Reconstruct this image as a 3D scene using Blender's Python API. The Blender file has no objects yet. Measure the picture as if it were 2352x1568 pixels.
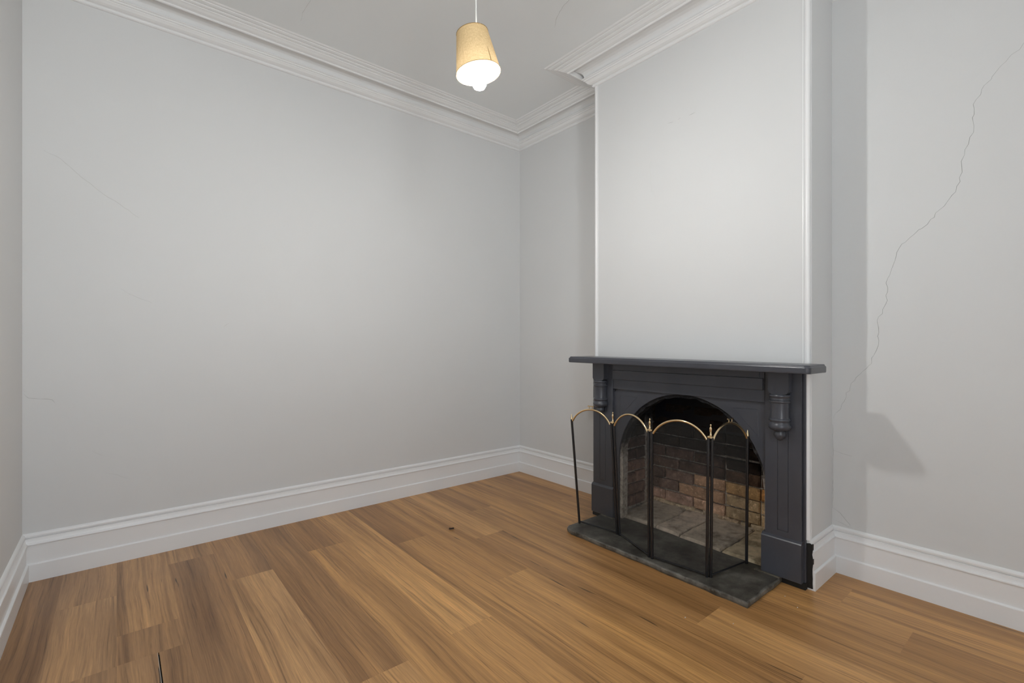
import bpy, bmesh, math, random
from mathutils import Vector, Matrix, noise as mnoise
random.seed(7)
PI = math.pi
S = bpy.context.scene
COL = S.collection

# ------------------------------------------------------------------ camera
TH = math.radians(50.3)
cam_d = bpy.data.cameras.new('camera')
cam = bpy.data.objects.new('camera', cam_d)
COL.objects.link(cam)
cam.location = (0, 0, 1.25)
cam.rotation_euler = (PI / 2, 0, TH - PI / 2)
cam_d.sensor_width = 36
cam_d.lens = 1092 / 2352 * 36
cam_d.shift_y = 3.5 / 2352
cam_d.clip_start = 0.02
S.camera = cam
FWD = Vector((math.cos(TH), math.sin(TH), 0))
RGT = Vector((math.sin(TH), -math.cos(TH), 0))

# ------------------------------------------------------------------ light
S.view_settings.view_transform = 'Standard'
S.view_settings.look = 'None'
S.view_settings.gamma = 1
S.view_settings.use_curve_mapping = False
S.view_settings.exposure = 0.0
SKY = 9.8          # overcast sky and raised ground glow through the window behind the camera
SHADE_T = .006
BULB = 700.0        # emission of the pendant bulb
w = bpy.data.worlds.new('overcast_sky_raised_ground')
S.world = w
w.use_nodes = True
nt = w.node_tree
bg = nt.nodes['Background']
tc = nt.nodes.new('ShaderNodeTexCoord')
sx = nt.nodes.new('ShaderNodeSeparateXYZ')
rp = nt.nodes.new('ShaderNodeValToRGB')
mr = nt.nodes.new('ShaderNodeMapRange')
mr.inputs[1].default_value = -1
mr.inputs[2].default_value = 1
nt.links.new(tc.outputs['Generated'], sx.inputs[0])
nt.links.new(sx.outputs[2], mr.inputs[0])
nt.links.new(mr.outputs[0], rp.inputs[0])
e = rp.color_ramp.elements
e[0].position = 0.0; e[0].color = (2.1, 2.16, 2.22, 1)  # unseen ground made brighter than the sky, added to light the ceiling
e[1].position = 1.0; e[1].color = (0.78, 0.90, 1.06, 1)
m = rp.color_ramp.elements.new(0.47); m.color = (2.1, 2.16, 2.22, 1)
m = rp.color_ramp.elements.new(0.52); m.color = (0.88, 0.96, 1.06, 1)
nt.links.new(rp.outputs[0], bg.inputs[0])
bg.inputs[1].default_value = SKY

# room dimensions (metres): window wall y=YW, long wall y=YA, fireplace wall x=XB, left wall x=XL
XL, XB, YA, YW, ZC = -0.382, 3.04, 3.545, -1.4, 3.255
BX, BY0, BY1 = 2.70, 0.892, 2.296       # chimney breast front plane and its two sides
WIN = [('y', -0.355, 0.26)]        # windows behind the camera: wall ('y' = window wall, 'x' = left wall) and extent along it
WZ0, WZ1 = 0.45, 2.85
def portal(ax, a, b):
    l = bpy.data.lights.new('window_portal', 'AREA')
    l.shape = 'RECTANGLE'
    l.size = b - a
    l.size_y = WZ1 - WZ0
    l.cycles.is_portal = True
    o = bpy.data.objects.new('window_portal', l)
    COL.objects.link(o)
    zc = (WZ0 + WZ1) / 2
    if ax == 'y':
        o.location = ((a + b) / 2, YW - 0.14, zc)
        o.rotation_euler = (PI / 2, 0, 0)          # the light faces into the room
    else:
        o.location = (XL - 0.14, (a + b) / 2, zc)
        o.rotation_euler = (PI / 2, 0, -PI / 2)
for q_ in WIN:
    portal(*q_)

# ------------------------------------------------------------------ materials
def mat(name, color=(.5, .5, .5), rough=.5, metal=0.0, spec=.5):
    m = bpy.data.materials.new(name)
    m.use_nodes = True
    b = m.node_tree.nodes['Principled BSDF']
    b.inputs['Base Color'].default_value = (*color, 1)
    b.inputs['Roughness'].default_value = rough
    b.inputs['Metallic'].default_value = metal
    b.inputs['Specular IOR Level'].default_value = spec
    return m, m.node_tree, b
def N(nt, kind, **kw):
    n = nt.nodes.new(kind)
    for k, v in kw.items():
        setattr(n, k, v)
    return n
def noise_node(nt, vec, scale, detail=4, rough=.55, dist=0.0):
    n = N(nt, 'ShaderNodeTexNoise')
    n.inputs['Scale'].default_value = scale
    n.inputs['Detail'].default_value = detail
    n.inputs['Roughness'].default_value = rough
    n.inputs['Distortion'].default_value = dist
    nt.links.new(vec, n.inputs['Vector'])
    return n.outputs['Fac']
def ramp(nt, fac, stops, interp='LINEAR'):
    r = N(nt, 'ShaderNodeValToRGB')
    r.color_ramp.interpolation = interp
    el = r.color_ramp.elements
    while len(el) < len(stops):
        el.new(.5)
    for q, (p, c) in zip(el, stops):
        q.position = p
        q.color = c if len(c) == 4 else (*c, 1)
    nt.links.new(fac, r.inputs[0])
    return r.outputs[0]
def mixc(nt, fac, a, b, mode='MIX'):
    n = N(nt, 'ShaderNodeMix', data_type='RGBA', blend_type=mode)
    for sock, v in ((n.inputs[0], fac), (n.inputs[6], a), (n.inputs[7], b)):
        if isinstance(v, (int, float)):
            sock.default_value = v
        elif isinstance(v, tuple):
            sock.default_value = v if len(v) == 4 else (*v, 1)
        else:
            nt.links.new(v, sock)
    return n.outputs[2]
def bump(nt, bsdf, h, strength, dist=.01):
    n = N(nt, 'ShaderNodeBump')
    n.inputs['Strength'].default_value = strength
    n.inputs['Distance'].default_value = dist
    nt.links.new(h, n.inputs['Height'])
    nt.links.new(n.outputs[0], bsdf.inputs['Normal'])
def coords(nt, sc=(1, 1, 1), kind='Object', per_object=False):
    t = N(nt, 'ShaderNodeTexCoord')
    src = N(nt, 'ShaderNodeNewGeometry').outputs['Position'] if kind == 'World' else t.outputs[kind]
    mp = N(nt, 'ShaderNodeMapping')
    mp.inputs['Scale'].default_value = sc
    nt.links.new(src, mp.inputs[0])
    out = mp.outputs[0]
    if per_object:
        oi = N(nt, 'ShaderNodeObjectInfo')
        mu = N(nt, 'ShaderNodeMath', operation='MULTIPLY')
        mu.inputs[1].default_value = 83.0
        nt.links.new(oi.outputs['Random'], mu.inputs[0])
        cx = N(nt, 'ShaderNodeCombineXYZ')
        for i in range(3):
            nt.links.new(mu.outputs[0], cx.inputs[i])
        ad = N(nt, 'ShaderNodeVectorMath', operation='ADD')
        nt.links.new(out, ad.inputs[0])
        nt.links.new(cx.outputs[0], ad.inputs[1])
        out = ad.outputs[0]
    return out

def paint(name, color, rough, tone=.04, bmp=.06):
    m, nt, b = mat(name, color, rough)
    v = coords(nt, kind='Object')
    f = noise_node(nt, v, 1.3, 3)
    d = tuple(c * (1 - tone) for c in color)
    l = tuple(min(1, c * (1 + tone)) for c in color)
    nt.links.new(ramp(nt, f, [(.3, d), (.7, l)]), b.inputs['Base Color'])
    g = noise_node(nt, v, 260, 3)
    g2 = noise_node(nt, v, 9, 2)
    ad = N(nt, 'ShaderNodeMath', operation='ADD')
    nt.links.new(g, ad.inputs[0]); nt.links.new(g2, ad.inputs[1])
    bump(nt, b, ad.outputs[0], bmp, .004)
    return m
M = {}
M['wall'] = paint('pale_grey_wall_paint', (.742, .746, .742), .6, .012, .03)
M['ceiling'] = paint('ceiling_paint', (.885, .905, .905), .75, .01, .03)
M['trim'] = paint('white_gloss_trim_paint', (.90, .90, .90), .30, .005, .015)
M['plaster'] = paint('white_plaster_cornice', (.89, .89, .885), .55, .01, .03)
M['crack'] = mat('crack_grey', (.42, .42, .41), .9)[0]
M['filler'] = mat('filler_white', (.72, .72, .71), .6)[0]

m, nt, b = mat('charcoal_satin_paint', (.05, .05, .056), .29)
v = coords(nt, (1, 1, 1))
f = noise_node(nt, v, 5, 4)
nt.links.new(ramp(nt, f, [(.3, (.058, .061, .074)), (.7, (.072, .075, .089))]), b.inputs['Base Color'])
bump(nt, b, noise_node(nt, coords(nt, (60, 60, 6)), 3, 3), .05, .003)
M['charcoal'] = m

m, nt, b = mat('slate', (.05, .05, .045), .5)
v = coords(nt, (1, 1, 1))
f = noise_node(nt, v, 7, 6, .6)
c1 = ramp(nt, f, [(.36, (.030, .026, .020)), (.50, (.074, .068, .056)), (.64, (.150, .141, .120))])
f2 = noise_node(nt, v, 150, 3, .6)
c2 = mixc(nt, ramp(nt, f2, [(.66, (0, 0, 0)), (.72, (.5, .5, .5))]), c1, (.25, .24, .22))
at_ = N(nt, 'ShaderNodeAttribute', attribute_name='wear')
wn = noise_node(nt, v, 16, 5, .65)
wm = N(nt, 'ShaderNodeMath', operation='MULTIPLY')
nt.links.new(at_.outputs['Fac'], wm.inputs[0]); nt.links.new(ramp(nt, wn, [(.38, (0, 0, 0)), (.62, (1, 1, 1))]), wm.inputs[1])
c2 = mixc(nt, wm.outputs[0], c2, (.24, .225, .195))
nt.links.new(c2, b.inputs['Base Color'])
bump(nt, b, noise_node(nt, v, 24, 6, .65), .5, .006)
M['slate'] = m

# timber: object colour gives the plank's tone, grain runs along Y, offset per plank
m, nt, b = mat('spotted_gum_floorboard', (.3, .2, .1), .36)
oi = N(nt, 'ShaderNodeObjectInfo')
v = coords(nt, (1, 1, 1), 'World', True)
warp = N(nt, 'ShaderNodeTexNoise'); warp.inputs['Scale'].default_value = 1.0
mpw = N(nt, 'ShaderNodeMapping'); mpw.inputs['Scale'].default_value = (5, 1.4, 1)
nt.links.new(v, mpw.inputs[0]); nt.links.new(mpw.outputs[0], warp.inputs['Vector'])
sc = N(nt, 'ShaderNodeVectorMath', operation='SCALE'); sc.inputs['Scale'].default_value = .045
sb = N(nt, 'ShaderNodeVectorMath', operation='SUBTRACT'); sb.inputs[1].default_value = (.5, .5, .5)
nt.links.new(warp.outputs['Color'], sb.inputs[0]); nt.links.new(sb.outputs[0], sc.inputs[0])
ad = N(nt, 'ShaderNodeVectorMath', operation='ADD')
nt.links.new(v, ad.inputs[0]); nt.links.new(sc.outputs[0], ad.inputs[1])
def stretched(scale, k, detail=5, rough=.6):
    mp = N(nt, 'ShaderNodeMapping'); mp.inputs['Scale'].default_value = scale
    nt.links.new(ad.outputs[0], mp.inputs[0])
    return noise_node(nt, mp.outputs[0], k, detail, rough)
broad = stretched((16, .55, 1), 1, 2)
fine = stretched((110, 1.5, 1), 1, 6, .68)
hair = stretched((300, 9, 1), 1, 3)
vein = stretched((34, 2.1, 1), 1, 2, .5)
cloud = stretched((3.2, .8, 1), 1, 2)
g1 = ramp(nt, broad, [(.28, (.66, .62, .58)), (.50, (1, 1, 1)), (.70, (1.24, 1.24, 1.2))])
g2 = ramp(nt, fine, [(.30, (.50, .46, .42)), (.45, (.96, .95, .94)), (.70, (1.20, 1.20, 1.18))])
g3 = ramp(nt, hair, [(.3, (.84, .83, .82)), (.7, (1.10, 1.10, 1.10))])
g4 = ramp(nt, cloud, [(.3, (.92, .90, .88)), (.7, (1.07, 1.08, 1.08))])
c = mixc(nt, 1.0, oi.outputs['Color'], g1, 'MULTIPLY')
c = mixc(nt, 1.0, c, g2, 'MULTIPLY')
c = mixc(nt, 1.0, c, g3, 'MULTIPLY')
c = mixc(nt, 1.0, c, g4, 'MULTIPLY')
c = mixc(nt, ramp(nt, vein, [(.0, (.9, .9, .9)), (.245, (.85, .85, .85)), (.272, (0, 0, 0))]), c, (.035, .020, .012))
nt.links.new(c, b.inputs['Base Color'])
bump(nt, b, fine, .04, .002)
M['wood'] = m
M['core'] = mat('board_core', (.62, .58, .52), .7)[0]
M['subfloor'] = mat('dark_subfloor', (.012, .010, .009), .9)[0]

# sooty brick: object colour is the brick's own colour, lime smears and soot on top
m, nt, b = mat('sooty_brick', (.2, .1, .06), .9, 0, .2)
oi = N(nt, 'ShaderNodeObjectInfo')
v = coords(nt, (1, 1, 1), 'World')
f = noise_node(nt, v, 16, 6, .65)
c = mixc(nt, 1.0, oi.outputs['Color'], ramp(nt, f, [(.3, (.48, .46, .44)), (.55, (1, 1, 1)), (.75, (1.35, 1.3, 1.25))]), 'MULTIPLY')
f = noise_node(nt, v, 38, 5, .7)
lime = mixc(nt, 1.0, oi.outputs['Color'], (2.4, 2.6, 2.8, 1), 'MULTIPLY')
c = mixc(nt, ramp(nt, f, [(.54, (0, 0, 0)), (.68, (.48, .48, .48))]), c, lime)
nt.links.new(c, b.inputs['Base Color'])
bump(nt, b, noise_node(nt, v, 60, 6, .7), .6, .006)
M['brick'] = m
m, nt, b = mat('lime_mortar', (.2, .18, .16), .95, 0, .1)
v = coords(nt, (1, 1, 1), 'World')
sxyz = N(nt, 'ShaderNodeSeparateXYZ'); nt.links.new(v, sxyz.inputs[0])
nz = noise_node(nt, v, 6, 4)
sm = N(nt, 'ShaderNodeMath', operation='MULTIPLY_ADD'); sm.inputs[1].default_value = .5
nt.links.new(nz, sm.inputs[0]); nt.links.new(sxyz.outputs[2], sm.inputs[2])
soot = ramp(nt, sm.outputs[0], [(.50, (.66, .58, .48)), (.72, (.50, .45, .40)), (.92, (.035, .034, .036))])
f = noise_node(nt, v, 42, 5, .7)
c = mixc(nt, 1.0, soot, ramp(nt, f, [(.34, (.45, .43, .41)), (.5, (.85, .85, .85)), (.7, (1.25, 1.25, 1.25))]), 'MULTIPLY')
nt.links.new(c, b.inputs['Base Color'])
bump(nt, b, noise_node(nt, v, 70, 6, .7), .8, .008)
M['mortar'] = m
m, nt, b = mat('hearth_stone_dusty', (.2, .17, .13), .9, 0, .2)
oi = N(nt, 'ShaderNodeObjectInfo')
v = coords(nt, (1, 1, 1), 'World')
f = noise_node(nt, v, 11, 6, .65)
c = mixc(nt, 1.0, oi.outputs['Color'], ramp(nt, f, [(.3, (.4, .38, .36)), (.5, (.95, .95, .95)), (.72, (1.35, 1.33, 1.3))]), 'MULTIPLY')
nt.links.new(c, b.inputs['Base Color'])
bump(nt, b, noise_node(nt, v, 45, 6, .7), .7, .008)
M['stone'] = m
M['soot'] = mat('soot_black', (.008, .008, .011), .8, 0, .3)[0]

M['grime_and_shade'] = mat('black_grime_and_shade', (.012, .011, .010), .7)[0]
M['iron'] = mat('black_enamel_metal', (.010, .010, .012), .28, 0, .6)[0]
M['wire'] = mat('dark_wire', (.05, .05, .048), .5, .0, .4)[0]
M['brass'] = mat('polished_brass', (.86, .68, .42), .22, 1.0)[0]
M['cord'] = mat('white_flex', (.82, .82, .78), .5)[0]
M['white_plastic'] = mat('white_plastic', (.8, .8, .78), .4)[0]
M['glassframe'] = M['trim']

m = bpy.data.materials.new('linen_shade'); m.use_nodes = True
nt = m.node_tree; nt.nodes.clear()
out = N(nt, 'ShaderNodeOutputMaterial')
df = N(nt, 'ShaderNodeBsdfDiffuse'); tl = N(nt, 'ShaderNodeBsdfTranslucent'); mx = N(nt, 'ShaderNodeMixShader')
v = coords(nt, (1, 1, 1), 'Object')
fa = noise_node(nt, coords(nt, (1, 1, .06), 'Object'), 640, 2)
fb = noise_node(nt, coords(nt, (.12, .12, 1), 'Object'), 640, 2)
mu = N(nt, 'ShaderNodeMath', operation='ADD'); nt.links.new(fa, mu.inputs[0]); nt.links.new(fb, mu.inputs[1])
hv = N(nt, 'ShaderNodeMath', operation='MULTIPLY'); hv.inputs[1].default_value = .5
nt.links.new(mu.outputs[0], hv.inputs[0])
c = ramp(nt, hv.outputs[0], [(.34, (.66, .45, .22)), (.60, (.86, .64, .36))])
geo = N(nt, 'ShaderNodeNewGeometry')
ins_ = N(nt, 'ShaderNodeBsdfDiffuse'); ins_.inputs[0].default_value = (.42, .41, .39, 1)     # lining, the inner side of the cloth
mx2 = N(nt, 'ShaderNodeMixShader')
nt.links.new(c, df.inputs[0]); nt.links.new(c, tl.inputs[0])
mx.inputs[0].default_value = SHADE_T
nt.links.new(df.outputs[0], mx.inputs[1]); nt.links.new(tl.outputs[0], mx.inputs[2])
nt.links.new(geo.outputs['Backfacing'], mx2.inputs[0])
nt.links.new(mx.outputs[0], mx2.inputs[1]); nt.links.new(ins_.outputs[0], mx2.inputs[2])
nt.links.new(mx2.outputs[0], out.inputs[0])
M['linen'] = m
M['shade_lining'] = mat('white_shade_lining', (.85, .84, .8), .6)[0]
M['piping'] = mat('tan_piping', (.36, .22, .08), .6)[0]

m = bpy.data.materials.new('glowing_bulb'); m.use_nodes = True
nt = m.node_tree; nt.nodes.clear()
out = N(nt, 'ShaderNodeOutputMaterial'); em = N(nt, 'ShaderNodeEmission')
em.inputs[0].default_value = (1, .993, .972, 1); em.inputs[1].default_value = BULB
nt.links.new(em.outputs[0], out.inputs[0])
M['bulb'] = m
m = bpy.data.materials.new('window_glass'); m.use_nodes = True
nt = m.node_tree; nt.nodes.clear()
out = N(nt, 'ShaderNodeOutputMaterial'); tr = N(nt, 'ShaderNodeBsdfTransparent'); gl = N(nt, 'ShaderNodeBsdfGlossy'); mx = N(nt, 'ShaderNodeMixShader')
tr.inputs[0].default_value = (.96, .97, .97, 1); gl.inputs['Roughness'].default_value = .02
mx.inputs[0].default_value = .06
nt.links.new(tr.outputs[0], mx.inputs[1]); nt.links.new(gl.outputs[0], mx.inputs[2]); nt.links.new(mx.outputs[0], out.inputs[0])
M['glass'] = m

# ------------------------------------------------------------------ mesh helpers
class MB:
    def __init__(s):
        s.v = []; s.f = []; s.sm = []
    def add(s, vs, fs, smooth=False):
        o = len(s.v)
        s.v += [tuple(p) for p in vs]
        s.f += [tuple(i + o for i in f) for f in fs]
        s.sm += [smooth] * len(fs)
        return s
    def box(s, a, b, ch=0.0):
        x0, y0, z0 = (min(a[i], b[i]) for i in range(3))
        x1, y1, z1 = (max(a[i], b[i]) for i in range(3))
        if ch <= 0:
            vs = [(x, y, z) for z in (z0, z1) for y in (y0, y1) for x in (x0, x1)]
            return s.add(vs, [(0, 2, 3, 1), (4, 5, 7, 6), (0, 1, 5, 4), (2, 6, 7, 3), (0, 4, 6, 2), (1, 3, 7, 5)])
        bm = bmesh.new()
        bmesh.ops.create_cube(bm, size=1)
        for q in bm.verts:
            q.co = Vector(((x0 + x1) / 2 + q.co.x * (x1 - x0), (y0 + y1) / 2 + q.co.y * (y1 - y0), (z0 + z1) / 2 + q.co.z * (z1 - z0)))
        bmesh.ops.bevel(bm, geom=bm.edges[:], offset=ch, segments=1, affect='EDGES')
        return s.bm(bm)
    def bm(s, bm, smooth=False):
        bm.verts.index_update()
        s.add([q.co[:] for q in bm.verts], [[q.index for q in f.verts] for f in bm.faces], smooth)
        bm.free()
        return s
    def tube(s, pts, r, n=8, caps=True):
        pts = [Vector(p) for p in pts]
        rs = r if isinstance(r, (list, tuple)) else [r] * len(pts)
        rings = []
        up = None
        for i, p in enumerate(pts):
            t = (pts[min(i + 1, len(pts) - 1)] - pts[max(i - 1, 0)]).normalized()
            if up is None:
                up = Vector((0, 0, 1)) if abs(t.z) < .9 else Vector((1, 0, 0))
            u = (up - t * up.dot(t)).normalized()
            w_ = t.cross(u)
            up = u
            rings.append([p + (u * math.cos(2 * PI * k / n) + w_ * math.sin(2 * PI * k / n)) * rs[i] for k in range(n)])
        vs = [q for ring in rings for q in ring]
        fs = [(i * n + k, i * n + (k + 1) % n, (i + 1) * n + (k + 1) % n, (i + 1) * n + k) for i in range(len(pts) - 1) for k in range(n)]
        s.add(vs, fs, True)
        if caps:
            s.add(rings[0], [tuple(range(n))[::-1]])
            s.add(rings[-1], [tuple(range(n))])
        return s
    def lathe(s, prof, n=24, mtx=None, smooth=True, close=False):
        mtx = mtx or Matrix.Identity(4)
        vs = [mtx @ Vector((r * math.cos(2 * PI * k / n), r * math.sin(2 * PI * k / n), z)) for r, z in prof for k in range(n)]
        fs = [(i * n + k, i * n + (k + 1) % n, (i + 1) * n + (k + 1) % n, (i + 1) * n + k) for i in range(len(prof) - 1) for k in range(n)]
        return s.add(vs, fs, smooth)
    def prism(s, poly, mapf, d0, d1, smooth=False):
        n = len(poly)
        vs = [mapf(a, b_, d0) for a, b_ in poly] + [mapf(a, b_, d1) for a, b_ in poly]
        fs = [tuple(range(n))[::-1], tuple(range(n, 2 * n))] + [(i, (i + 1) % n, n + (i + 1) % n, n + i) for i in range(n)]
        return s.add(vs, fs, smooth)
    def mesh(s, name, material):
        me = bpy.data.meshes.new(name)
        me.from_pydata(s.v, [], s.f)
        if any(s.sm):
            me.polygons.foreach_set('use_smooth', s.sm)
        bm = bmesh.new(); bm.from_mesh(me)
        bmesh.ops.recalc_face_normals(bm, faces=bm.faces[:])
        bm.to_mesh(me); bm.free()
        if any(s.sm):
            me.set_sharp_from_angle(angle=math.radians(40))
        me.materials.append(material)
        return me
    def build(s, name, material, parent=None, loc=None):
        me = s.mesh(name, material)
        o = bpy.data.objects.new(name, me)
        COL.objects.link(o)
        if parent is not None:
            o.parent = parent
            o.matrix_parent_inverse = Matrix.Translation(-Vector(parent.location)) if parent.type == 'EMPTY' else Matrix.Identity(4)
        return o
def thing(name, label, cat, loc, group=None):
    o = bpy.data.objects.new(name, None)
    o.empty_display_size = .1
    COL.objects.link(o)
    o.location = loc
    o['label'] = label; o['category'] = cat
    if group: o['group'] = group
    return o
def struct(o, label=None):
    o['kind'] = 'structure'
    if label: o['label'] = label
    return o
def instance(name, me, parent, loc, color=None, rot=(0, 0, 0), scale=(1, 1, 1)):
    o = bpy.data.objects.new(name, me)
    COL.objects.link(o)
    o.parent = parent
    if parent.type == 'EMPTY':
        o.matrix_parent_inverse = Matrix.Translation(-Vector(parent.location))
    o.location = loc; o.rotation_euler = rot; o.scale = scale
    if color: o.color = (*color, 1)
    return o

# ------------------------------------------------------------------ room shell
T = .16
o = MB().box((XL - T, YA, -.1), (XB + T, YA + T, ZC)).build('wall_long', M['wall']); struct(o)
wall_long = o
o = MB().box((XB, BY1 - .005, -.1), (XB + T, YA, ZC)).build('wall_alcove', M['wall']); struct(o)
wr = MB().box((XB, YW, -.1), (XB + T, BY0 + .005, ZC)).build('wall_right', M['wall']); struct(wr)
# left wall and the wall behind the camera, with window openings
def holed(name, ax, lo, hi):
    op = sorted((a, b) for k, a, b in WIN if k == ax)
    cuts = [lo] + [q for p in op for q in p] + [hi]
    mb = MB()
    def bx(a, b, z0, z1):
        if ax == 'y': mb.box((a, YW - T, z0), (b, YW, z1))
        else: mb.box((XL - T, a, z0), (XL, b, z1))
    for i in range(len(cuts) - 1):
        if i % 2:
            bx(cuts[i], cuts[i + 1], -.1, WZ0); bx(cuts[i], cuts[i + 1], WZ1, ZC)
        else:
            bx(cuts[i], cuts[i + 1], -.1, ZC)
    struct(mb.build(name, M['wall']))
holed('wall_left', 'x', YW - T, YA)
holed('wall_window', 'y', XL, XB + T)
ceiling = MB().box((XL - T, YW - T, ZC), (XB + T, YA + T, ZC + .1)).build('ceiling', M['ceiling']); struct(ceiling)

# chimney breast: hollow front with an opening, two sides
OY0, OY1, OZ = 1.065, 2.115, 1.0
mb = MB()
mb.box((BX, BY0, -.06), (BX + .03, OY0, ZC)); mb.box((BX, OY1, -.06), (BX + .03, BY1, ZC))
mb.box((BX, OY0, OZ), (BX + .03, OY1, ZC))
mb.box((BX + .03, BY0, -.06), (XB, BY0 + .03, ZC)); mb.box((BX + .03, BY1 - .03, -.06), (XB, BY1, ZC))
breast = mb.build('wall_chimney_breast', M['wall']); struct(breast)
# staff beads on both corners
def bead(y, sgn):
    mb = MB()
    prof = []
    r = .0135
    cx_, cy_ = BX + .006, y + sgn * .010
    for k in range(16):
        a = 2 * PI * k / 16
        prof.append((cx_ + r * math.cos(a), cy_ + r * math.sin(a)))
    mb.prism(prof, lambda a, b_, d: (a, b_, d), .25, 3.13, True)
    # quirk fillets either side of the bead
    mb.box((BX - .003, y + sgn * .026, .25), (BX + .01, y + sgn * .0305, 3.13))
    mb.box((BX + .021, y - sgn * .003, .25), (BX + .026, y + sgn * .005, 3.13))
    return mb
for k, (y, s_) in enumerate(((BY0, 1), (BY1, -1))):
    o = bead(y, s_).build('corner_bead', M['trim'], breast)

# ------------------------------------------------------------------ swept mouldings
def sweep(path, prof, names, material, closed_prof=True):
    """one object per path segment, mitred; offsets go to the right of the path"""
    P = [Vector((x, y, 0)) for x, y in path]
    nseg = len(P) - 1
    dirs = [(P[i + 1] - P[i]).normalized() for i in range(nseg)]
    nor = [Vector((d.y, -d.x, 0)) for d in dirs]
    def at(i, d):
        if i == 0: return P[0] + nor[0] * d
        if i == nseg: return P[-1] + nor[-1] * d
        a, b_ = nor[i - 1], nor[i]
        mdir = (a + b_)
        return P[i] + mdir * (d / (1 + a.dot(b_)))
    res = []
    for i in range(nseg):
        if names[i] is None: continue
        n = len(prof)
        vs = []
        for j in (i, i + 1):
            for d, z in prof:
                q = at(j, d)
                vs.append((q.x, q.y, z))
        fs = [(k, (k + 1) % n, n + (k + 1) % n, n + k) for k in range(n if closed_prof else n - 1)]
        fs += [tuple(range(n))[::-1], tuple(range(n, 2 * n))]
        o = MB().add(vs, fs).build(names[i], material)
        struct(o)
        res.append(o)
    return res
SK = [(0, 0), (.027, 0), (.027, .088), (.0255, .091), (.017, .0945), (.017, .187), (.0215, .189), (.0225, .193), (.0215, .197), (.016, .201), (.0135, .208), (.012, .216),
      (.0115, .222), (.0055, .2235), (.0055, .2265), (.0115, .2285), (.0115, .237), (.0095, .2425), (.0045, .247), (0, .249)]
sweep([(XL, YW), (XL, YA), (XB, YA), (XB, BY1), (BX + .012, BY1)], SK, ['baseboard_left', 'baseboard_long', 'baseboard_alcove', 'baseboard_breast'], M['trim'])
sweep([(BX + .001, BY0), (XB, BY0), (XB, YW), (XL, YW)], SK, ['baseboard_breast_right', 'baseboard_right', 'baseboard_window'], M['trim'])
# cornice: lower moulding with its cove, then the upper lip moulding on the ceiling
LOW = [(0, 3.126), (.009, 3.1265), (.015, 3.131), (.0155, 3.137), (.012, 3.1415), (.014, 3.144), (.026, 3.147), (.038, 3.153), (.046, 3.162), (.050, 3.1655),
       (.0505, 3.1695), (.057, 3.1705), (.061, 3.175), (.0615, 3.179), (.068, 3.180), (.0715, 3.184), (.070, 3.189), (.058, 3.1905),
       (.0575, 3.205), (.062, 3.219), (.072, 3.232), (.088, 3.241), (.11, 3.2455), (.172, 3.2465), (.172, ZC), (0, ZC)]
UPP = [(.160, ZC), (.1575, 3.247), (.150, 3.238), (.149, 3.211), (.153, 3.2065), (.159, 3.2065), (.164, 3.2105), (.1645, 3.216), (.171, 3.2165), (.184, 3.220),
       (.197, 3.227), (.207, 3.2305), (.2075, 3.2345), (.219, 3.235), (.229, 3.2385), (.2295, 3.2425), (.247, 3.2425), (.2595, 3.246), (.261, 3.2495), (.275, 3.2497), (.284, ZC)]
pts = [(XL, YW), (XL, YA), (XB, YA), (XB, BY1), (BX, BY1), (BX, BY0), (XB, BY0), (XB, YW), (XL, YW)]
sweep(pts, LOW, ['trim_%d' % i for i in range(1, 9)], M['plaster'])
ptu = list(pts)
ptu[3] = (XB, 2.242); ptu[4] = (BX - .018, 2.242)
ptu[5] = (BX - .018, .966); ptu[6] = (XB, .966)
sweep(ptu, UPP, ['trim_%d' % i for i in range(9, 17)], M['plaster'])

# ------------------------------------------------------------------ windows behind the camera
for k, (ax, x0, x1) in enumerate(WIN):
    fr = MB()
    def P_(a, d, z):
        return (a, YW - d, z) if ax == 'y' else (XL - d, a, z)
    def bx(m_, a0, a1, d0, d1, z0, z1, ch=0):
        return m_.box(P_(a0, d0, z0), P_(a1, d1, z1), ch)
    zm = (WZ0 + WZ1) / 2
    bx(fr, x0, x0 + .045, .04, .12, WZ0, WZ1); bx(fr, x1 - .045, x1, .04, .12, WZ0, WZ1)
    bx(fr, x0, x1, .04, .12, WZ0, WZ0 + .07); bx(fr, x0, x1, .04, .12, WZ1 - .05, WZ1)
    bx(fr, x0, x1, .05, .10, zm - .03, zm + .03)
    f = fr.build('window_%d' % (k + 1), M['trim']); struct(f)
    for z0, z1 in ((WZ0 + .07, zm - .03), (zm + .03, WZ1 - .05)):
        bx(MB(), x0 + .045, x1 - .045, .078, .082, z0, z1).build('pane', M['glass'], f)
    bx(MB(), x0 - .04, x1 + .04, -.05, .02, WZ0 - .03, WZ0, .004).build('sill', M['trim'], f)

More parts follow.
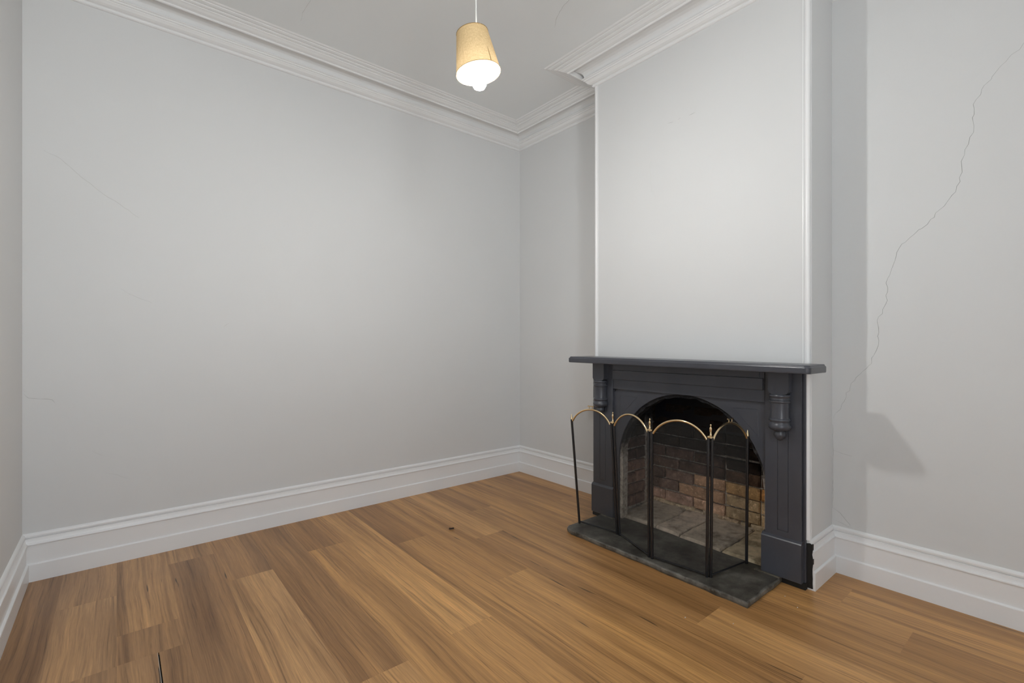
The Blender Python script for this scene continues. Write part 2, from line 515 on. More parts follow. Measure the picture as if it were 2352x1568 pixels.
# ------------------------------------------------------------------ floor planks
floor = MB().box((XL - T, YW - T, -.1), (XB + T + .4, YA + T, -.0095)).build('floor', M['subfloor']); struct(floor)
P0, PW = -.2225, .2208
def tone(t, grey=0.0):  # grey dulls mainly the left boards: daylight put into their colour
    d, l = (.285, .134, .045), (.76, .42, .155)
    c = [d[i] + (l[i] - d[i]) * t for i in range(3)]
    g = sum(c) / 3
    return tuple(c[i] * (1 - grey) + g * grey for i in range(3))
def plank(poly, col, zt=0.0):
    """poly: list of (x, y) corners"""
    cx_ = sum(p[0] for p in poly) / len(poly); cy_ = sum(p[1] for p in poly) / len(poly)
    mb = MB()
    n = len(poly)
    g = .00004
    def ins(p, k):
        return (p[0] + (k if p[0] < cx_ else -k), p[1] + (k if p[1] < cy_ else -k))
    low = [(*ins(p, g), -.0094) for p in poly]; mid = [(*ins(p, g), zt - .00012) for p in poly]; top = [(*ins(p, g + .00012), zt) for p in poly]
    vs = low + mid + top
    fs = [tuple(range(2 * n, 3 * n))]
    for a in (0, 1):
        fs += [(a * n + i, a * n + (i + 1) % n, (a + 1) * n + (i + 1) % n, (a + 1) * n + i) for i in range(n)]
    mb.add(vs, fs)
    o = mb.build('plank', M['wood'], floor)
    o.color = (*col, 1)
    return o
def rect(x0, x1, y0, y1): return [(x0, y0), (x1, y0), (x1, y1), (x0, y1)]
YE = YA - .012
G = .22
JO = {  # column: (joints from far wall to near, tones from the far plank on, greyness)
    -1: ([], [.18], .12), 0: ([3.062, 2.39], [.38, .48, .30], .16), 2: ([3.302, 1.49], [.42, .18, .4], .12), 3: ([2.868, 1.06], [.28, .62, .3], .10),
    4: ([3.51, 1.703], [.3, .27, .62], .04), 5: ([2.973, 1.16], [.26, .48, .4], .0), 6: ([1.735, -.07], [.74, .52, .4], .0),
    7: ([2.735, .92], [.16, .42, .6], .0), 8: ([1.976, .17], [.50, .56, .3], .0), 9: ([2.483, .67], [.68, .34, .5], .04),
    10: ([2.910, 1.103], [.30, .40, .66], .04), 11: ([2.0, .19], [.42, .34, .4], .0), 12: ([2.288, .475], [.50, .52, .26], .0), 13: ([2.667, .752], [.24, .40, .56], .0),
    14: ([1.3], [.50, .44], .0)}
for cidx, (js, tn, gy) in JO.items():
    x0, x1 = P0 + PW * cidx, P0 + PW * (cidx + 1)
    x0 = max(x0, XL + .005)
    if cidx == 14: x1 = XB - .01
    ys = [YE] + js + [YW + .012]
    for i in range(len(ys) - 1):
        plank(rect(x0, x1, ys[i + 1], ys[i]), tone(tn[i], gy))
# column 1: a long board notched around a loose board that has opened a gap
x0, x1 = P0 + PW, P0 + 2 * PW
plank(rect(x0, x1, 2.63, YE), tone(.50, .12))
plank(rect(x0, x1, 2.39, 2.63), tone(.27, .12))
plank(rect(.1305, x1, YW + .012, 2.39), tone(.24, .12))
lo = plank(rect(x0, .1245, YW + .012, 2.39), tone(.40, .14), .0012)
MB().box((.1245, 1.2, -.009), (.1258, 2.388, .0016)).build('exposed_core', M['core'], floor)

# small debris on the floor
def fleck(name, p, pts, h, material, label, cat, group=None):
    mb = MB()
    mb.prism(pts, lambda a, b_, d: (p[0] + a, p[1] + b_, d), .0002, h)
    o = mb.build(name, material)
    o['label'] = label; o['category'] = cat
    if group: o['group'] = group
    return o
chipm = mat('dark_bark', (.03, .015, .009), .8)[0]
mb = MB().tube([(1.722, 2.735, .004), (1.715, 2.722, .006), (1.722, 2.710, .008), (1.738, 2.708, .007), (1.744, 2.716, .004)], [.003, .005, .005, .005, .003], 6)
o = mb.build('wood_chip', chipm); o['label'] = 'small curled dark brown wood chip lying alone on the floorboards'; o['category'] = 'wood chip'
for k, ((x, y), r, lb) in enumerate([((1.99, 1.162), .0032, 'tiny white paint fleck on the open boards furthest left of the slate corner'),
                              ((2.111, 1.0), .0026, 'tiny white paint fleck on the boards in front of the slate corner'),
                              ((2.536, .945), .0028, 'tiny pale paint fleck on the boards closest to the right pilaster plinth'),
                              ((2.474, .867), .0030, 'tiny pale paint fleck on the boards between slate corner and cut skirting end')]):
    fleck('paint_fleck', (x, y), [(r * math.cos(a), r * .8 * math.sin(a)) for a in (0, 1.1, 2.0, 3.3, 4.4, 5.3)], .0015, M['filler'], lb, 'paint fleck', 'paint flecks on the floor')

# ------------------------------------------------------------------ firebox
fbx = MB()
FX, FY0, FY1 = 3.215, 1.065, 2.135
fbx.box((FX + .012, FY0 - .1, -.06), (FX + .06, FY1 + .1, 1.45))
back = fbx.build('wall_firebox_back', M['mortar']); struct(back)
fl = MB().box((BX + .03, FY1 + .012, -.06), (FX + .06, FY1 + .05, 1.45)).build('wall_firebox_left', M['mortar']); struct(fl)
fr_ = MB().box((BX + .03, FY0 - .05, -.06), (FX + .06, FY0 - .012, 1.45)).build('wall_firebox_right', M['mortar']); struct(fr_)
o = MB().box((BX + .03, FY0 - .1, 1.45), (FX + .06, FY1 + .1, 1.5)).build('ceiling_flue', M['soot']); struct(o)
MB().box((FX - .014, FY0 + .03, .63), (FX - .008, FY1 - .012, 1.44), .001).build('throat_plate', mat('sooty_blue_black_iron', (.006, .006, .011), .55)[0], back)
# brick meshes: rough blocks, length along X, face towards -Y, built at unit 1 m then instanced
def rough_brick(L, H, D, seed):
    bm = bmesh.new()
    bmesh.ops.create_cube(bm, size=1)
    for q in bm.verts:
        q.co = Vector((q.co.x * L, q.co.y * D, q.co.z * H))
    bmesh.ops.bevel(bm, geom=[e_ for e_ in bm.edges if all(v_.co.y < 0 for v_ in e_.verts)], offset=.007, segments=1, affect='EDGES')
    rnd = random.Random(seed)
    for q in bm.verts:
        q.co += Vector((rnd.uniform(-.004, .004), rnd.uniform(-.003, .003), rnd.uniform(-.004, .004)))
    return MB().bm(bm).mesh('brick', M['brick'])
STR = [rough_brick(.222, .074, .05, k) for k in range(5)]
HDR = [rough_brick(.107, .074, .05, 20 + k) for k in range(4)]
rb = random.Random(11)
def bcol(u, z, side):
    """brick colours: u 0..1 along the wall; fire-blackened high up, cleaner and warmer low down"""
    if side == 'back':
        k = rb.uniform(.8, 1.2)
        zz = z + rb.uniform(-.03, .03)
        if u < .22: lv = ((.13, (.45, .28, .20)), (.38, (.22, .14, .105)), (.50, (.12, .075, .058)))
        elif u < .48: lv = ((.17, (.62, .39, .25)), (.25, rb.choice([(.62, .37, .22), (.10, .064, .05), (.50, .31, .2)])), (.50, (.085, .054, .042)))
        elif u < .58: lv = ((.15, (.56, .42, .31)), (.24, rb.choice([(.56, .43, .34), (.07, .05, .042)])), (.45, (.060, .042, .034)))
        else: lv = ((.20, (.62, .44, .25)), (.31, rb.choice([(.80, .38, .13), (.66, .40, .18)])), (.40, (.10, .058, .036)))  # right end: the yellow is a glow put into the brick colour
        for top_, c_ in lv:
            if zz < top_:
                return tuple(q * k for q in c_)
        return (.030 * k, .021 * k, .017 * k)
    k = rb.uniform(.8, 1.2)
    if z > .58: return (.026 * k, .021 * k, .018 * k)
    if z > .42: return (.085 * k, .055 * k, .045 * k)
    return rb.choice([(.27 * k, .165 * k, .125 * k), (.22 * k, .135 * k, .105 * k), (.31 * k, .20 * k, .16 * k)])
COURSE = .0835
z = .095
row = 0
while z < 1.36:
    # back wall, running in y
    y = FY1 - (.0 if row % 2 else .055) - .0
    yy = FY1 + .02
    flip = row % 2
    seq = ([.222, .222, .107, .222, .222, .222] if flip else [.107, .222, .222, .222, .107, .222, .107])
    for L in seq:
        L0 = L
        y1 = yy; y0 = yy - L0
        if y0 < FY0 - .06: break
        me = rb.choice(STR if L0 > .2 else HDR)
        u = (FY1 - (y0 + y1) / 2) / (FY1 - FY0)
        instance('brick', me, back, (FX + .012 + rb.uniform(-.003, .005), (y0 + y1) / 2, z + rb.uniform(-.003, .003)), bcol(u, z, 'back'), (0, rb.uniform(-.012, .012), -PI / 2))
        yy = y0 - .0115
    # left wall runs in x, face towards -y
    xx = BX + .035 + (.0 if flip else -.0)
    for L in ([.107, .222, .222] if flip else [.222, .107, .222]):
        me = rb.choice(STR if L > .2 else HDR)
        if xx + L > FX + .03: break
        instance('brick', me, fl, (xx + L / 2, FY1 + .012 + rb.uniform(-.003, .004), z + rb.uniform(-.003, .003)), bcol(0, z, 'left'), (0, rb.uniform(-.012, .012), 0))
        xx += L + .0115
    xx = BX + .035
    for L in ([.107, .222, .222] if flip else [.222, .107, .222]):
        me = rb.choice(STR if L > .2 else HDR)
        if xx + L > FX + .03: break
        instance('brick', me, fr_, (xx + L / 2, FY0 - .012, z + rb.uniform(-.003, .003)), bcol(0, z, 'left'), (0, rb.uniform(-.012, .012), PI))
        xx += L + .0115
    z += COURSE; row += 1
# loose rubble course at the foot of the back wall
for k in range(13):
    L = rb.uniform(.05, .12)
    y = FY0 + .05 + k * .08
    me = rough_brick(L, .04, .05, 50 + k)
    instance('brick', me, back, (FX - .002 + rb.uniform(-.01, .006), y, .036 + rb.uniform(-.004, .01)), rb.choice([(.62, .48, .31), (.55, .43, .30), (.68, .50, .32)]), (0, rb.uniform(-.06, .06), -PI / 2 + rb.uniform(-.1, .1)))
# hearth stones on the firebox floor, slightly proud of the slate in front
ff = MB().box((BX - .02, FY0 - .02, -.05), (FX + .03, FY1 + .03, .012)).build('floor_firebox', M['mortar']); struct(ff)
def slab(poly, z0, z1, jitter, seed, material, name, parent, col=None, sub=6, r=.006):
    """rough slab from a plan polygon: subdivided outline, worn top edge"""
    rnd = random.Random(seed)
    pts_ = []
    n = len(poly)
    for i in range(n):
        a = Vector(poly[i]); b_ = Vector(poly[(i + 1) % n])
        k = max(1, int((b_ - a).length / .05)) if sub else 1
        for q in range(k):
            p = a.lerp(b_, q / k)
            pts_.append(p + Vector((rnd.uniform(-jitter, jitter), rnd.uniform(-jitter, jitter))) * (1 if q else .4))
    c_ = sum(pts_, Vector((0, 0))) / len(pts_)
    n = len(pts_)
    rings = []
    for off, zz in ((r * .6, z0), (0, z0 + (z1 - z0) * .35), (r * .15, z1 - r * .9), (r * 1.3, z1)):
        ring = []
        for p in pts_:
            d = (c_ - p).normalized()
            ring.append((p.x + d.x * off * rnd.uniform(.6, 1.3), p.y + d.y * off * rnd.uniform(.6, 1.3), zz + (rnd.uniform(-.0012, .0012) if zz > z0 else 0)))
        rings.append(ring)
    vs = [q for ring in rings for q in ring]
    fs = [(a * n + i, a * n + (i + 1) % n, (a + 1) * n + (i + 1) % n, (a + 1) * n + i) for a in range(3) for i in range(n)]
    fs += [tuple(range(3 * n, 4 * n)), tuple(range(n))[::-1]]
    o = MB().add(vs, fs).build(name, material, parent)
    at = o.data.attributes.new('wear', 'FLOAT', 'POINT')
    for k in range(len(vs)):
        at.data[k].value = (.05, .6, .95, .12)[k // n]
    if col: o.color = (*col, 1)
    return o
HS = [([(2.75, 1.822), (2.735, 2.13), (3.2, 2.13), (3.2, 1.85)], (.50, .42, .33)), ([(2.722, 1.634), (2.744, 1.814), (3.2, 1.842), (3.2, 1.655), (2.88, 1.652)], (.62, .51, .40)),
      ([(2.712, 1.36), (2.716, 1.626), (2.88, 1.644), (3.2, 1.647), (3.2, 1.37)], (.58, .48, .37)), ([(2.708, 1.07), (2.711, 1.352), (3.2, 1.362), (3.2, 1.07)], (.64, .51, .33))]
for k, (pl, cc) in enumerate(HS):
    slab(pl, .0, .043, .003, 70 + k, M['stone'], 'hearth_stone', ff, cc, r=.012)

# slate hearth slab
hearth = thing('hearth_slab', 'dark worn slate hearth slab lying on the floorboards under the fire screen', 'hearth', (2.48, 1.6, 0))
slab([(2.281, 1.010), (2.281, 2.150), (2.300, 2.196), (2.330, 2.213), (2.655, 2.213), (2.735, 2.16), (2.735, 1.03), (2.668, 1.008)], .0, .030, .0035, 5, M['slate'], 'slab', hearth, r=.007)
slab([(2.640, 2.09), (2.640, 2.20), (2.662, 2.20), (2.662, 2.09)], .028, .034, .002, 6, M['stone'], 'mortar_bed', hearth, (.17, .15, .12), r=.003)
slab([(2.640, 1.012), (2.640, 1.14), (2.662, 1.14), (2.662, 1.012)], .028, .034, .002, 7, M['stone'], 'mortar_bed', hearth, (.15, .13, .1), r=.003)
# broken plaster edge where the skirting stops short of the pilaster, right side
mb = MB()
rnd = random.Random(3)
edge_ = [(.8765 + rnd.uniform(-.002, .003), .010 + .0245 * k) for k in range(10)]
mb.prism([(.903, .010)] + edge_ + [(.890, .236), (.903, .232)], lambda a, b_, d: (d, a, b_), 2.6955, 2.712)
o = mb.build('broken_edge', M['grime_and_shade'], breast); o['label'] = 'blackened broken plaster edge'

# brick reveal ring just behind the wooden arch (lime-washed, ragged)
AC, AR, AZ = 1.583, .490, .440
mb = MB()
rnd = random.Random(9)
ring = []
def arc_pt(i, r): 
    a = PI * i / 40
    return (AC + r * math.cos(a), AZ + r * math.sin(a))
inner = [(AC + AR - .018, .03)] + [arc_pt(i, AR - .018) for i in range(41)] + [(AC - AR + .018, .03)]
outer = [(AC + AR + .04, .03)] + [arc_pt(i, AR + .04) for i in range(41)] + [(AC - AR - .04, .03)]
inner = [(a + rnd.uniform(-.006, .006), b_ + rnd.uniform(-.006, .006)) for a, b_ in inner]
n = len(inner)
vs = [(BX + .004 + rnd.uniform(-.002, .002), a, b_) for a, b_ in inner] + [(BX + .002, a, b_) for a, b_ in outer] + [(BX + .06, a, b_) for a, b_ in inner]
fs = [(i, i + 1, n + i + 1, n + i) for i in range(n - 1)] + [(i, i + 1, 2 * n + i + 1, 2 * n + i) for i in range(n - 1)]
o = MB().add(vs, fs).build('arch_reveal', M['mortar'], breast)
o['label'] = 'ragged sooty mortar reveal behind the wooden arch'

# ------------------------------------------------------------------ fireplace surround
fp = thing('fireplace_surround', 'charcoal painted wooden fireplace surround with arched opening and turned drops', 'fireplace', (2.66, 1.6, 0))
CH = M['charcoal']
LX = 2.665
def shelf():
    mb = MB()
    y0, y1 = .819, 2.357
    prof = [(2.703, y0), (2.703, y1), (2.487, y1)]
    cr = .022
    c0 = (2.483 + cr, y0 + cr)
    prof += [(c0[0] - cr * math.cos(a), c0[1] - cr * math.sin(a)) for a in [PI / 2 * i / 6 for i in range(7)]]
    n = len(prof)
    cx_, cy_ = 2.6, 1.6
    def off(p, k):
        x = p[0] + (k if p[0] < 2.69 else 0); y = p[1] + (k if p[1] < cy_ else -k)
        return (x, y)
    lev = [(.003, 1.108), (0, 1.110), (-.001, 1.116), (-.001, 1.136), (.0005, 1.1395), (.004, 1.142), (.0055, 1.1465), (.0085, 1.1495)]
    vs = []; 
    for k, zz in lev:
        vs += [(*off(p, k), zz) for p in prof]
    fs = [(a * n + i, a * n + (i + 1) % n, (a + 1) * n + (i + 1) % n, (a + 1) * n + i) for a in range(len(lev) - 1) for i in range(n)]
    fs += [tuple(range(n))[::-1], tuple(range((len(lev) - 1) * n, len(lev) * n))]
    # the shelf sags slightly towards its right end
    vs = [(x, y, zz + (y - 1.6) * .006) for x, y, zz in vs]
    return mb.add(vs, fs)
shelf().build('mantel_shelf', CH, fp)
# frieze: board with a scribed line, then the rail under it
mb = MB()
mb.box((2.664, 1.094, .996), (2.70, 2.109, 1.110))
mb.box((2.655, 1.100, .9985), (2.665, 2.104, 1.0605), .0012)
mb.box((2.6575, 1.118, 1.0628), (2.665, 2.104, 1.110), .0012)
mb.build('frieze', CH, fp)
MB().box((2.6685, 1.094, .931), (2.70, 2.109, .9965), .0015).build('rail', CH, fp)
# pilasters with an incised rectangle
def pads(mb, ys, zs, grooves_y, grooves_z, x0, x1):
    pass
def pilaster(y0, y1, outer):
    c_ = (y0 + y1) / 2
    mb = MB()
    x0, xb = LX, LX + .0032
    zt = 1.112
    gy0, gy1, gz0, gz1, g = c_ - .0255, c_ + .0255, .272, .86, .0024
    mb.box((xb, y0, .034), (BX + .002, y1, zt))
    mb.box((x0, y0, .036), (xb + .001, gy0 - g / 2, zt), .001)
    mb.box((x0, gy1 + g / 2, .036), (xb + .001, y1, zt), .001)
    mb.box((x0, gy0 - g / 2 - .001, .036), (xb + .001, gy1 + g / 2 + .001, gz0 - g / 2))
    mb.box((x0, gy0 - g / 2 - .001, gz1 + g / 2), (xb + .001, gy1 + g / 2 + .001, zt))
    mb.box((x0 + .0003, gy0 + g / 2, gz0 + g / 2), (xb + .001, gy1 - g / 2, gz1 - g / 2), .0008)
    o = mb.build('pilaster', CH, fp)
    # narrow outer stile against the wall
    a, b_ = (y0 - .013, y0) if outer < 0 else (y1, y1 + .010)
    MB().box((2.684, a, .03), (BX + .002, b_, 1.112), .002).build('stile', CH, fp)
    # plinth block with a chamfered top
    p0, p1 = (y0 - .004, y1 + .014) if outer < 0 else (y0 - .014, y1 + .004)
    px = 2.650
    prof = [(2.70, .0335), (px + .002, .0335), (px, .036), (px, .2275), (px + .004, .233), (LX + .001, .242), (2.70, .242)]
    MB().prism(prof, lambda a_, c2, d: (a_, d, c2), p0, p1).build('plinth_block', CH, fp)
    MB().box((2.672, y0 - .016, .001), (BX + .001, y1 + .012, .0335)).build('gap_shade', M['grime_and_shade'], fp)  # dark box added as the shade in the gap under the pilaster
    # corbel block with a rounded underside
    bw = .050
    zb, ztp = .984, 1.110
    cc = c_ + (.0035 if outer < 0 else -.003)
    pr = [(cc - bw, ztp), (cc - bw, zb + .022)] + [(cc - bw + .030 * (1 - math.cos(t)), zb + .022 - .022 * math.sin(t)) for t in [PI / 2 * i / 6 for i in range(1, 7)]]
    pr += [(cc + bw - .030 * (1 - math.cos(t)), zb + .022 - .022 * math.sin(t)) for t in [PI / 2 * i / 6 for i in range(6, 0, -1)]] + [(cc + bw, zb + .022), (cc + bw, ztp)]
    MB().prism(pr, lambda a_, c2, d: (d, a_, c2), 2.612, LX + .001).build('corbel_block', CH, fp)
    # turned drop
    prof = [(.0, .985), (.047, .985), (.0500, .981), (.0505, .977), (.0495, .973), (.0455, .970), (.0445, .966), (.0450, .9625), (.0475, .961), (.0475, .957), (.0455, .9555),
            (.0495, .953), (.0505, .949), (.0490, .945), (.0450, .942), (.0440, .936), (.0437, .90), (.0440, .866), (.0445, .862), (.0485, .859), (.0505, .855), (.0500, .851),
            (.0465, .8475), (.0450, .842), (.0452, .838), (.0480, .834), (.0515, .827), (.0525, .820), (.0505, .812), (.0450, .805), (.0360, .800), (.0270, .797), (.0245, .793),
            (.0260, .788), (.0285, .781), (.0280, .774), (.0240, .765), (.0170, .756), (.0085, .748), (.0, .7445)]
    mt = Matrix.Translation((2.638, cc, 0))
    MB().lathe(prof, 28, mt).build('turned_drop', CH, fp)
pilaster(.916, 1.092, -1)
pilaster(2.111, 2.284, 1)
# arched inner panel
mb = MB()
arch = [arc_pt(i, AR) for i in range(49)] if False else [(AC + AR * math.cos(PI * i / 48), AZ + AR * math.sin(PI * i / 48)) for i in range(49)]
arch = [(AC + AR, .034)] + arch + [(AC - AR, .034)]
outr = []
Y0, Y1, Z1 = 1.090, 2.113, .935
for i, (a, b_) in enumerate(arch):
    if i == 0: outr.append((Y1, .034))
    elif i == len(arch) - 1: outr.append((Y0, .034))
    else:
        t = PI * (i - 1) / 48
        dx, dz = math.cos(t), math.sin(t)
        ks = []
        if dx > 1e-6: ks.append((Y1 - AC) / dx)
        if dx < -1e-6: ks.append((Y0 - AC) / dx)
        if dz > 1e-6: ks.append((Z1 - AZ) / dz)
        k = min(q for q in ks if q > 0)
        outr.append((AC + dx * max(k, AR + .002), AZ + dz * max(k, AR + .002)))
n = len(arch)
X0, X1 = 2.6885, 2.7005
vs = [(X0 + .002, a, b_) for a, b_ in arch] + [(X0, AC + (a - AC) * 1.004, AZ + (b_ - AZ) * 1.004 if b_ > AZ else b_) for a, b_ in arch] + [(X0, a, b_) for a, b_ in outr] + [(X1, a, b_) for a, b_ in arch] + [(X1, a, b_) for a, b_ in outr]
fs = []
for i in range(n - 1):
    fs += [(i, i + 1, n + i + 1, n + i), (n + i, n + i + 1, 2 * n + i + 1, 2 * n + i), (i, i + 1, 3 * n + i + 1, 3 * n + i), (3 * n + i, 3 * n + i + 1, 4 * n + i + 1, 4 * n + i)]
panel = mb.add(vs, fs).build('arched_panel', CH, fp)
for pl in ([(1.277, .884), (1.141, .887), (1.136, .738)], [(1.925, .884), (2.062, .887), (2.066, .738)]):
    mb = MB()
    P3 = [(X0 - .0002, a, b_) for a, b_ in pl]
    for i in range(3):
        mb.tube([P3[i], P3[(i + 1) % 3]], .0013, 6)
    mb.build('spandrel_moulding', CH, panel)

# ------------------------------------------------------------------ fire screen
fs_o = thing('fire_screen', 'four panel folding mesh fire screen with brass arches standing on the slate hearth', 'fire screen', (2.42, 1.6, .03))
bot = [Vector((2.410, 2.187, .0305)), Vector((2.455, 1.893, .0305)), Vector((2.328, 1.576, .0305)), Vector((2.366, 1.246, .0305)), Vector((2.676, 1.194, .0335))]
lat = [-.053, -.038, -.002, .008, .006]
HP = .712
HPS = [.703, .708, .719, .725, .702]
top = [b_ + RGT * l + Vector((0, 0, h_)) for b_, l, h_ in zip(bot, lat, HPS)]
PR = .0080
IR, BR, WI = M['iron'], M['brass'], M['wire']
def lerp(a, b_, t): return a + (b_ - a) * t
for i in range(4):
    d = (bot[i + 1] - bot[i]); d.z = 0; d.normalize()
    ga = .012 if i > 0 else 0.0
    gb = .012 if i < 3 else 0.0
    A0, B0 = bot[i] + d * ga, bot[i + 1] - d * gb
    A1, B1 = top[i] + d * ga, top[i + 1] - d * gb
    for (p, q) in ((A0, A1), (B0, B1)):
        MB().tube([p, q], PR if (i, p) not in () else PR, 12).build('post', IR, fs_o)
    a0, b0, a1, b1 = A0 + d * PR, B0 - d * PR, A1 + d * PR, B1 - d * PR
    Wd = (b0 - a0).length
    # bottom rail
    zl = Vector((0, 0, .012))
    MB().tube([a0 + zl, b0 + zl], .0048, 8).build('bottom_rail', IR, fs_o)
    # brass arch: circular segment springing just below the post tops
    rise = .086
    def tz(u):            # height above the spring line, u in 0..1
        s_ = 2 * u - 1
        half = Wd / 2
        Rr = (half * half + rise * rise) / (2 * rise)
        h = math.sqrt(max(0, Rr * Rr - (s_ * half) ** 2)) - (Rr - rise)
        return h
    dz = -.010
    arc = [lerp(a1, b1, u) + Vector((0, 0, dz + tz(u))) for u in [k / 28 for k in range(29)]]
    MB().tube(arc, .0062, 10).build('arch_rail', BR, fs_o)
    # woven wire: one mesh of fine square wires, clipped to the arch
    mb = MB()
    wr_ = .00017
    pitch = .0027
    nrm = d.cross(Vector((0, 0, 1)))
    nv = int(Wd / pitch)
    def wire(p, q, side):
        t = (q - p).normalized()
        s1 = nrm * wr_; s2 = t.cross(nrm).normalized() * wr_
        vs = [p + s1, p + s2, p - s1, p - s2, q + s1, q + s2, q - s1, q - s2]
        mb.add(vs, [(0, 1, 5, 4), (1, 2, 6, 5), (2, 3, 7, 6), (3, 0, 4, 7)])
    for k in range(1, nv):
        u = k / nv
        p = lerp(a0, b0, u) + zl
        q = lerp(a1, b1, u) + Vector((0, 0, dz + tz(u)))
        wire(p, q, 0)
    Ht = HP + dz + rise - .012
    nh = int(Ht / pitch)
    for k in range(1, nh):
        zz = k * pitch
        lim = HP + dz - .012
        if zz <= lim:
            u0, u1 = 0, 1
        else:
            h = zz - lim
            half = Wd / 2
            Rr = (half * half + rise * rise) / (2 * rise)
            s_ = math.sqrt(max(0, Rr * Rr - (h + Rr - rise) ** 2)) / half
            u0, u1 = (1 - s_) / 2, (1 + s_) / 2
        f = zz / (HP - .012)
        L_ = lerp(a0 + zl, a1, f); R_ = lerp(b0 + zl, b1, f)
        wire(lerp(L_, R_, u0), lerp(L_, R_, u1), 1)
    w_o = mb.build('wire_mesh', WI, fs_o)
    w_o['kind'] = 'stuff'
    # carrying handle on the outer panels
    if i in (0, 3):
        mid = lerp(a1, b1, .5) + Vector((0, 0, dz + rise + .006))
        hb = MB()
        hb.tube([mid - d * .013, mid - d * .013 + Vector((0, 0, .014))], .0024, 8)
        hb.tube([mid + d * .013, mid + d * .013 + Vector((0, 0, .014))], .0024, 8)
        hb.tube([mid - d * .024 + Vector((0, 0, .016)), mid + d * .024 + Vector((0, 0, .016))], .0036, 8)
        hb.build('handle', BR, fs_o)
FIN = [(.0, .074), (.0025, .073), (.0042, .069), (.0035, .064), (.0022, .061), (.0032, .058), (.0066, .054), (.0068, .050), (.0056, .038), (.0040, .026), (.0052, .022), (.0062, .016), (.0055, .011), (.0080, .009), (.0080, .0), (.0, .0)]
FEND = [(.0, .036), (.0018, .034), (.0045, .022), (.0072, .010), (.0076, .004), (.0076, 0), (0, 0)]
for i in range(5):
    mt = Matrix.Translation(top[i])
    MB().lathe(FIN if 0 < i < 4 else FEND, 14, mt).build('finial', BR, fs_o)
    if 0 < i < 4:
        d1 = (bot[i + 1] - bot[i]).normalized(); d0 = (bot[i] - bot[i - 1]).normalized()
        mb = MB()
        for c_ in (top[i],):
            mb.tube([c_ - d0 * .014 + Vector((0, 0, .004)), c_ + Vector((0, 0, .008)), c_ + d1 * .014 + Vector((0, 0, .004))], .0072, 8)
        mb.build('hinge', BR, fs_o)

# ------------------------------------------------------------------ pendant lamp
BULBP = Vector((1.156, 1.605, 2.332))
dep = BULBP.dot(FWD)
def at_px(px, py, dp):
    return FWD * dp + RGT * ((px - 1176) / 1092 * dp) + Vector((0, 0, 1.25 + (787.5 - py) / 1092 * dp))
lamp = thing('pendant_lamp', 'lit pendant lamp with tilted cream linen shade hanging from the ceiling', 'lamp', at_px(1094, 62, dep))
bc = at_px(1099, 168, dep)
ang = math.radians(9)
axis = (Vector((0, 0, 1)) * math.cos(ang) - RGT * math.sin(ang)).normalized()      # from bottom rim to top rim
Hs = .166
R1, R0 = .0925, .066
q = Vector((0, 0, 1)).rotation_difference(axis).to_matrix().to_4x4()
mt = Matrix.Translation(bc) @ q
prof = [(R1, 0), (lerp(R1, R0, .33), Hs * .33), (lerp(R1, R0, .66), Hs * .66), (R0, Hs)]
shade = MB().lathe(prof, 64, mt).build('lamp_shade', M['linen'], lamp)
mb = MB()
mb.tube([mt @ Vector((R1 * math.cos(a), R1 * math.sin(a), 0)) for a in [2 * PI * k / 64 for k in range(65)]], .0017, 6, False)
mb.build('rim_piping', M['piping'], shade)
mb = MB()
mb.tube([mt @ Vector((R0 * math.cos(a), R0 * math.sin(a), Hs)) for a in [2 * PI * k / 64 for k in range(65)]], .0014, 6, False)
mb.build('top_ring', M['piping'], shade)
sa = -.2
mb = MB()
sd = math.atan2(-FWD.y, -FWD.x) + .66
mb.tube([mt @ Vector(((lerp(R1, R0, t) + .0008) * math.cos(sd), (lerp(R1, R0, t) + .0008) * math.sin(sd), Hs * t)) for t in (0, .1, .2, .3, .38)], [.0016, .0014, .0012, .0010, .0005], 6)
mb.build('seam', M['piping'], shade)
hold = BULBP + Vector((0, 0, .115))
topc = at_px(1094.5, 62, dep)
MB().tube([Vector((topc.x, topc.y, ZC - .03)), at_px(1093.3, 20, dep), at_px(1094.3, 66, dep), hold + Vector((0, 0, .03))], .0033, 10).build('cord', M['cord'], lamp)
MB().lathe([(.0, .03), (.014, .03), (.017, .02), (.019, -.02), (.021, -.045), (.0, -.045)], 20, Matrix.Translation(hold)).build('lamp_holder', M['white_plastic'], lamp)
mb = MB()
for k in range(3):
    a = 2 * PI * k / 3 + .4
    mb.tube([hold - Vector((0, 0, .03)) + Vector((.02 * math.cos(a), .02 * math.sin(a), 0)), mt @ Vector((R0 * math.cos(a), R0 * math.sin(a), Hs))], .0012, 6)
mb.build('spider', M['white_plastic'], lamp)
bp = [(.0, .070), (.013, .070), (.0135, .052), (.018, .038), (.026, .020), (.0295, .004), (.0285, -.012), (.022, -.024), (.012, -.0295), (.0, -.031)]
MB().lathe(bp, 24, Matrix.Translation(BULBP)).build('light_bulb', M['bulb'], lamp)
MB().lathe([(.0, .0), (.05, -.001), (.05, -.008), (.035, -.022), (.012, -.034), (.0, -.035)], 24, Matrix.Translation((topc.x, topc.y, ZC))).build('ceiling_rose', M['white_plastic'], lamp)

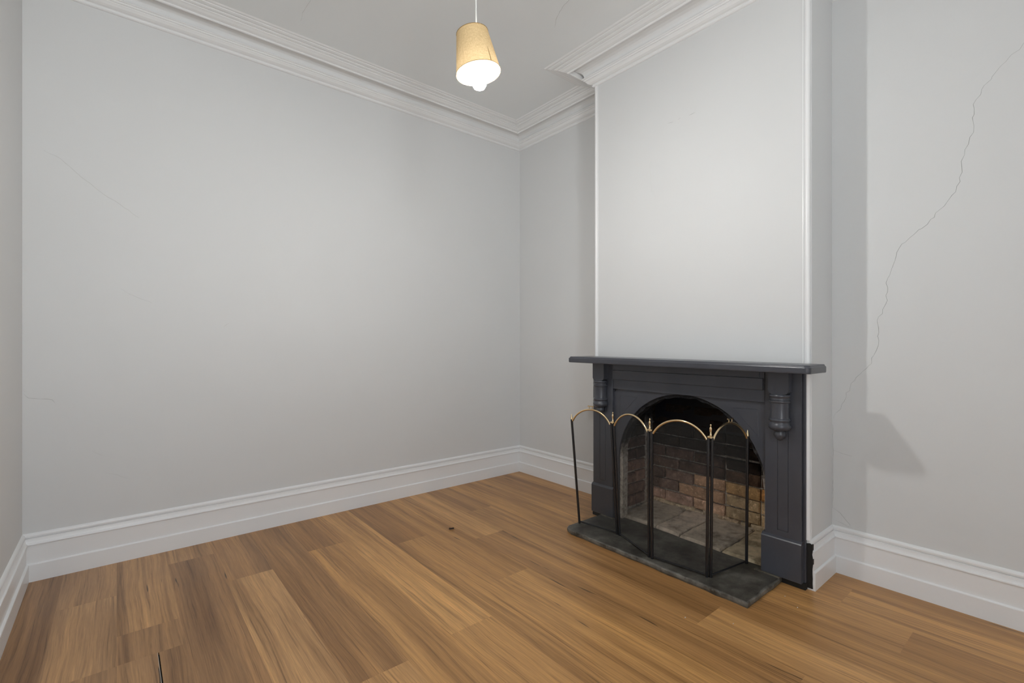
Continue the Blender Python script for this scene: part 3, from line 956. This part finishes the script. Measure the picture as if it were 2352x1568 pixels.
# ------------------------------------------------------------------ cracks and marks in the plaster (thin raised ridges, parts of their wall)
def crack(pts, axis_, plane, wd, parent, material, seed=0, jit=.006, name='crack'):
    rnd = random.Random(seed)
    P = []
    for i in range(len(pts) - 1):
        a, b_ = pts[i], pts[i + 1]
        L = math.hypot(b_[0] - a[0], b_[1] - a[1])
        k = max(1, int(L / .02))
        for q_ in range(k):
            t = q_ / k
            P.append((a[0] + (b_[0] - a[0]) * t + rnd.uniform(-jit, jit) * (q_ > 0), a[1] + (b_[1] - a[1]) * t + rnd.uniform(-jit, jit) * (q_ > 0)))
    P.append(pts[-1])
    vs = []; fs = []
    for i, p in enumerate(P):
        a, b_ = P[max(0, i - 1)], P[min(len(P) - 1, i + 1)]
        t = Vector((b_[0] - a[0], b_[1] - a[1])).normalized()
        nn = Vector((-t.y, t.x)) * wd * .62 * (.5 + .6 * rnd.random()) * min(1, .25 + 4 * min(i, len(P) - 1 - i) / len(P))
        for s_, h in ((-1, -.0003), (0, .0009), (1, -.0003)):
            u, v_ = p[0] + nn.x * s_, p[1] + nn.y * s_
            if axis_ == 'x': vs.append((plane - h, u, v_))
            elif axis_ == 'y': vs.append((u, plane - h, v_))
            else: vs.append((u, v_, plane - h))
        if i:
            o_ = 3 * i
            fs += [(o_ - 3, o_ - 2, o_ + 1, o_), (o_ - 2, o_ - 1, o_ + 2, o_ + 1)]
    return MB().add(vs, fs).build(name, material, parent)
C1 = [(0.12, 2.61), (0.169, 2.558), (0.238, 2.49), (0.3, 2.409), (0.329, 2.351), (0.326, 2.249), (0.344, 2.174), (0.369, 2.101), (0.366, 2.049), (0.388, 1.963), (0.442, 1.893), (0.49, 1.829), (0.556, 1.776), (0.599, 1.729), (0.617, 1.665), (0.652, 1.558), (0.647, 1.468), (0.689, 1.369), (0.683, 1.244), (0.726, 1.13), (0.803, 1.033), (0.833, 0.937), (0.884, 0.836)]
crack(C1, 'x', XB, .0022, wr, M['crack'], 1)
crack([(0.889, 0.80), (.888, .68), (.889, .55), (.887, .44), (.889, .339)], 'x', XB, .0018, wr, M['crack'], 8, .002)
crack([(0.884, 0.339), (0.853, 0.321), (0.829, 0.292), (0.807, 0.268), (0.817, 0.256)], 'x', XB, .0018, wr, M['crack'], 2, .003)
crack([(0.875, 0.275), (0.845, 0.268), (.80, .256)], 'x', XB, .0012, wr, M['crack'], 3, .003)
crack([(.885, .66), (.845, .648), (.80, .64)], 'x', XB, .001, wr, M['crack'], 4, .002)
stain = mat('faint_plaster_line', (.64, .64, .615), .8)[0]
for k, (pl, wd, mm) in enumerate([([(-0.302, 2.277), (-0.235, 2.247), (-0.165, 2.18), (-0.074, 2.103), (0.001, 2.056), (0.099, 1.985)], .0028, stain),
        ([(-0.377, 0.982), (-0.36, 0.961), (-0.269, 0.945), (-0.257, 0.925)], .0016, M['crack']), ([(-0.384, 1.01), (-0.368, 0.991)], .001, M['crack']), ([(0.001, 1.569), (0.079, 1.524), (0.161, 1.487)], .0012, stain),
        ([(0.526, 1.352), (0.557, 1.378)], .0015, M['crack']), ([(-0.111, 0.648), (-0.061, 0.611)], .0012, stain), ([(-0.056, 0.517), (0.001, 0.494), (0.06, 0.459)], .0012, stain)]):
    crack(pl, 'y', YA, wd, wall_long, mm, 10 + k, .003)
crack([(2.0, 1.80), (2.028, 1.912), (2.045, 1.991), (2.08, 2.07), (2.14, 2.152)], 'z', ZC, .0016, ceiling, M['crack'], 21, .003)
crack([(0.86, 2.80), (0.869, 2.874), (0.865, 3.03), (0.878, 3.12)], 'z', ZC, .0016, ceiling, stain, 22, .003)
for k, pl in enumerate([[(1.697, 2.65), (1.654, 2.643)], [(1.624, 2.648), (1.609, 2.651)], [(1.55, 2.646), (1.51, 2.65)]]):
    crack(pl, 'x', BX, .0022, breast, M['crack'], 30 + k, .001, 'scratch')
crack([(1.832, 2.448), (1.816, 2.229)], 'x', BX, .0012, breast, M['filler'], 34, .001, 'scratch')
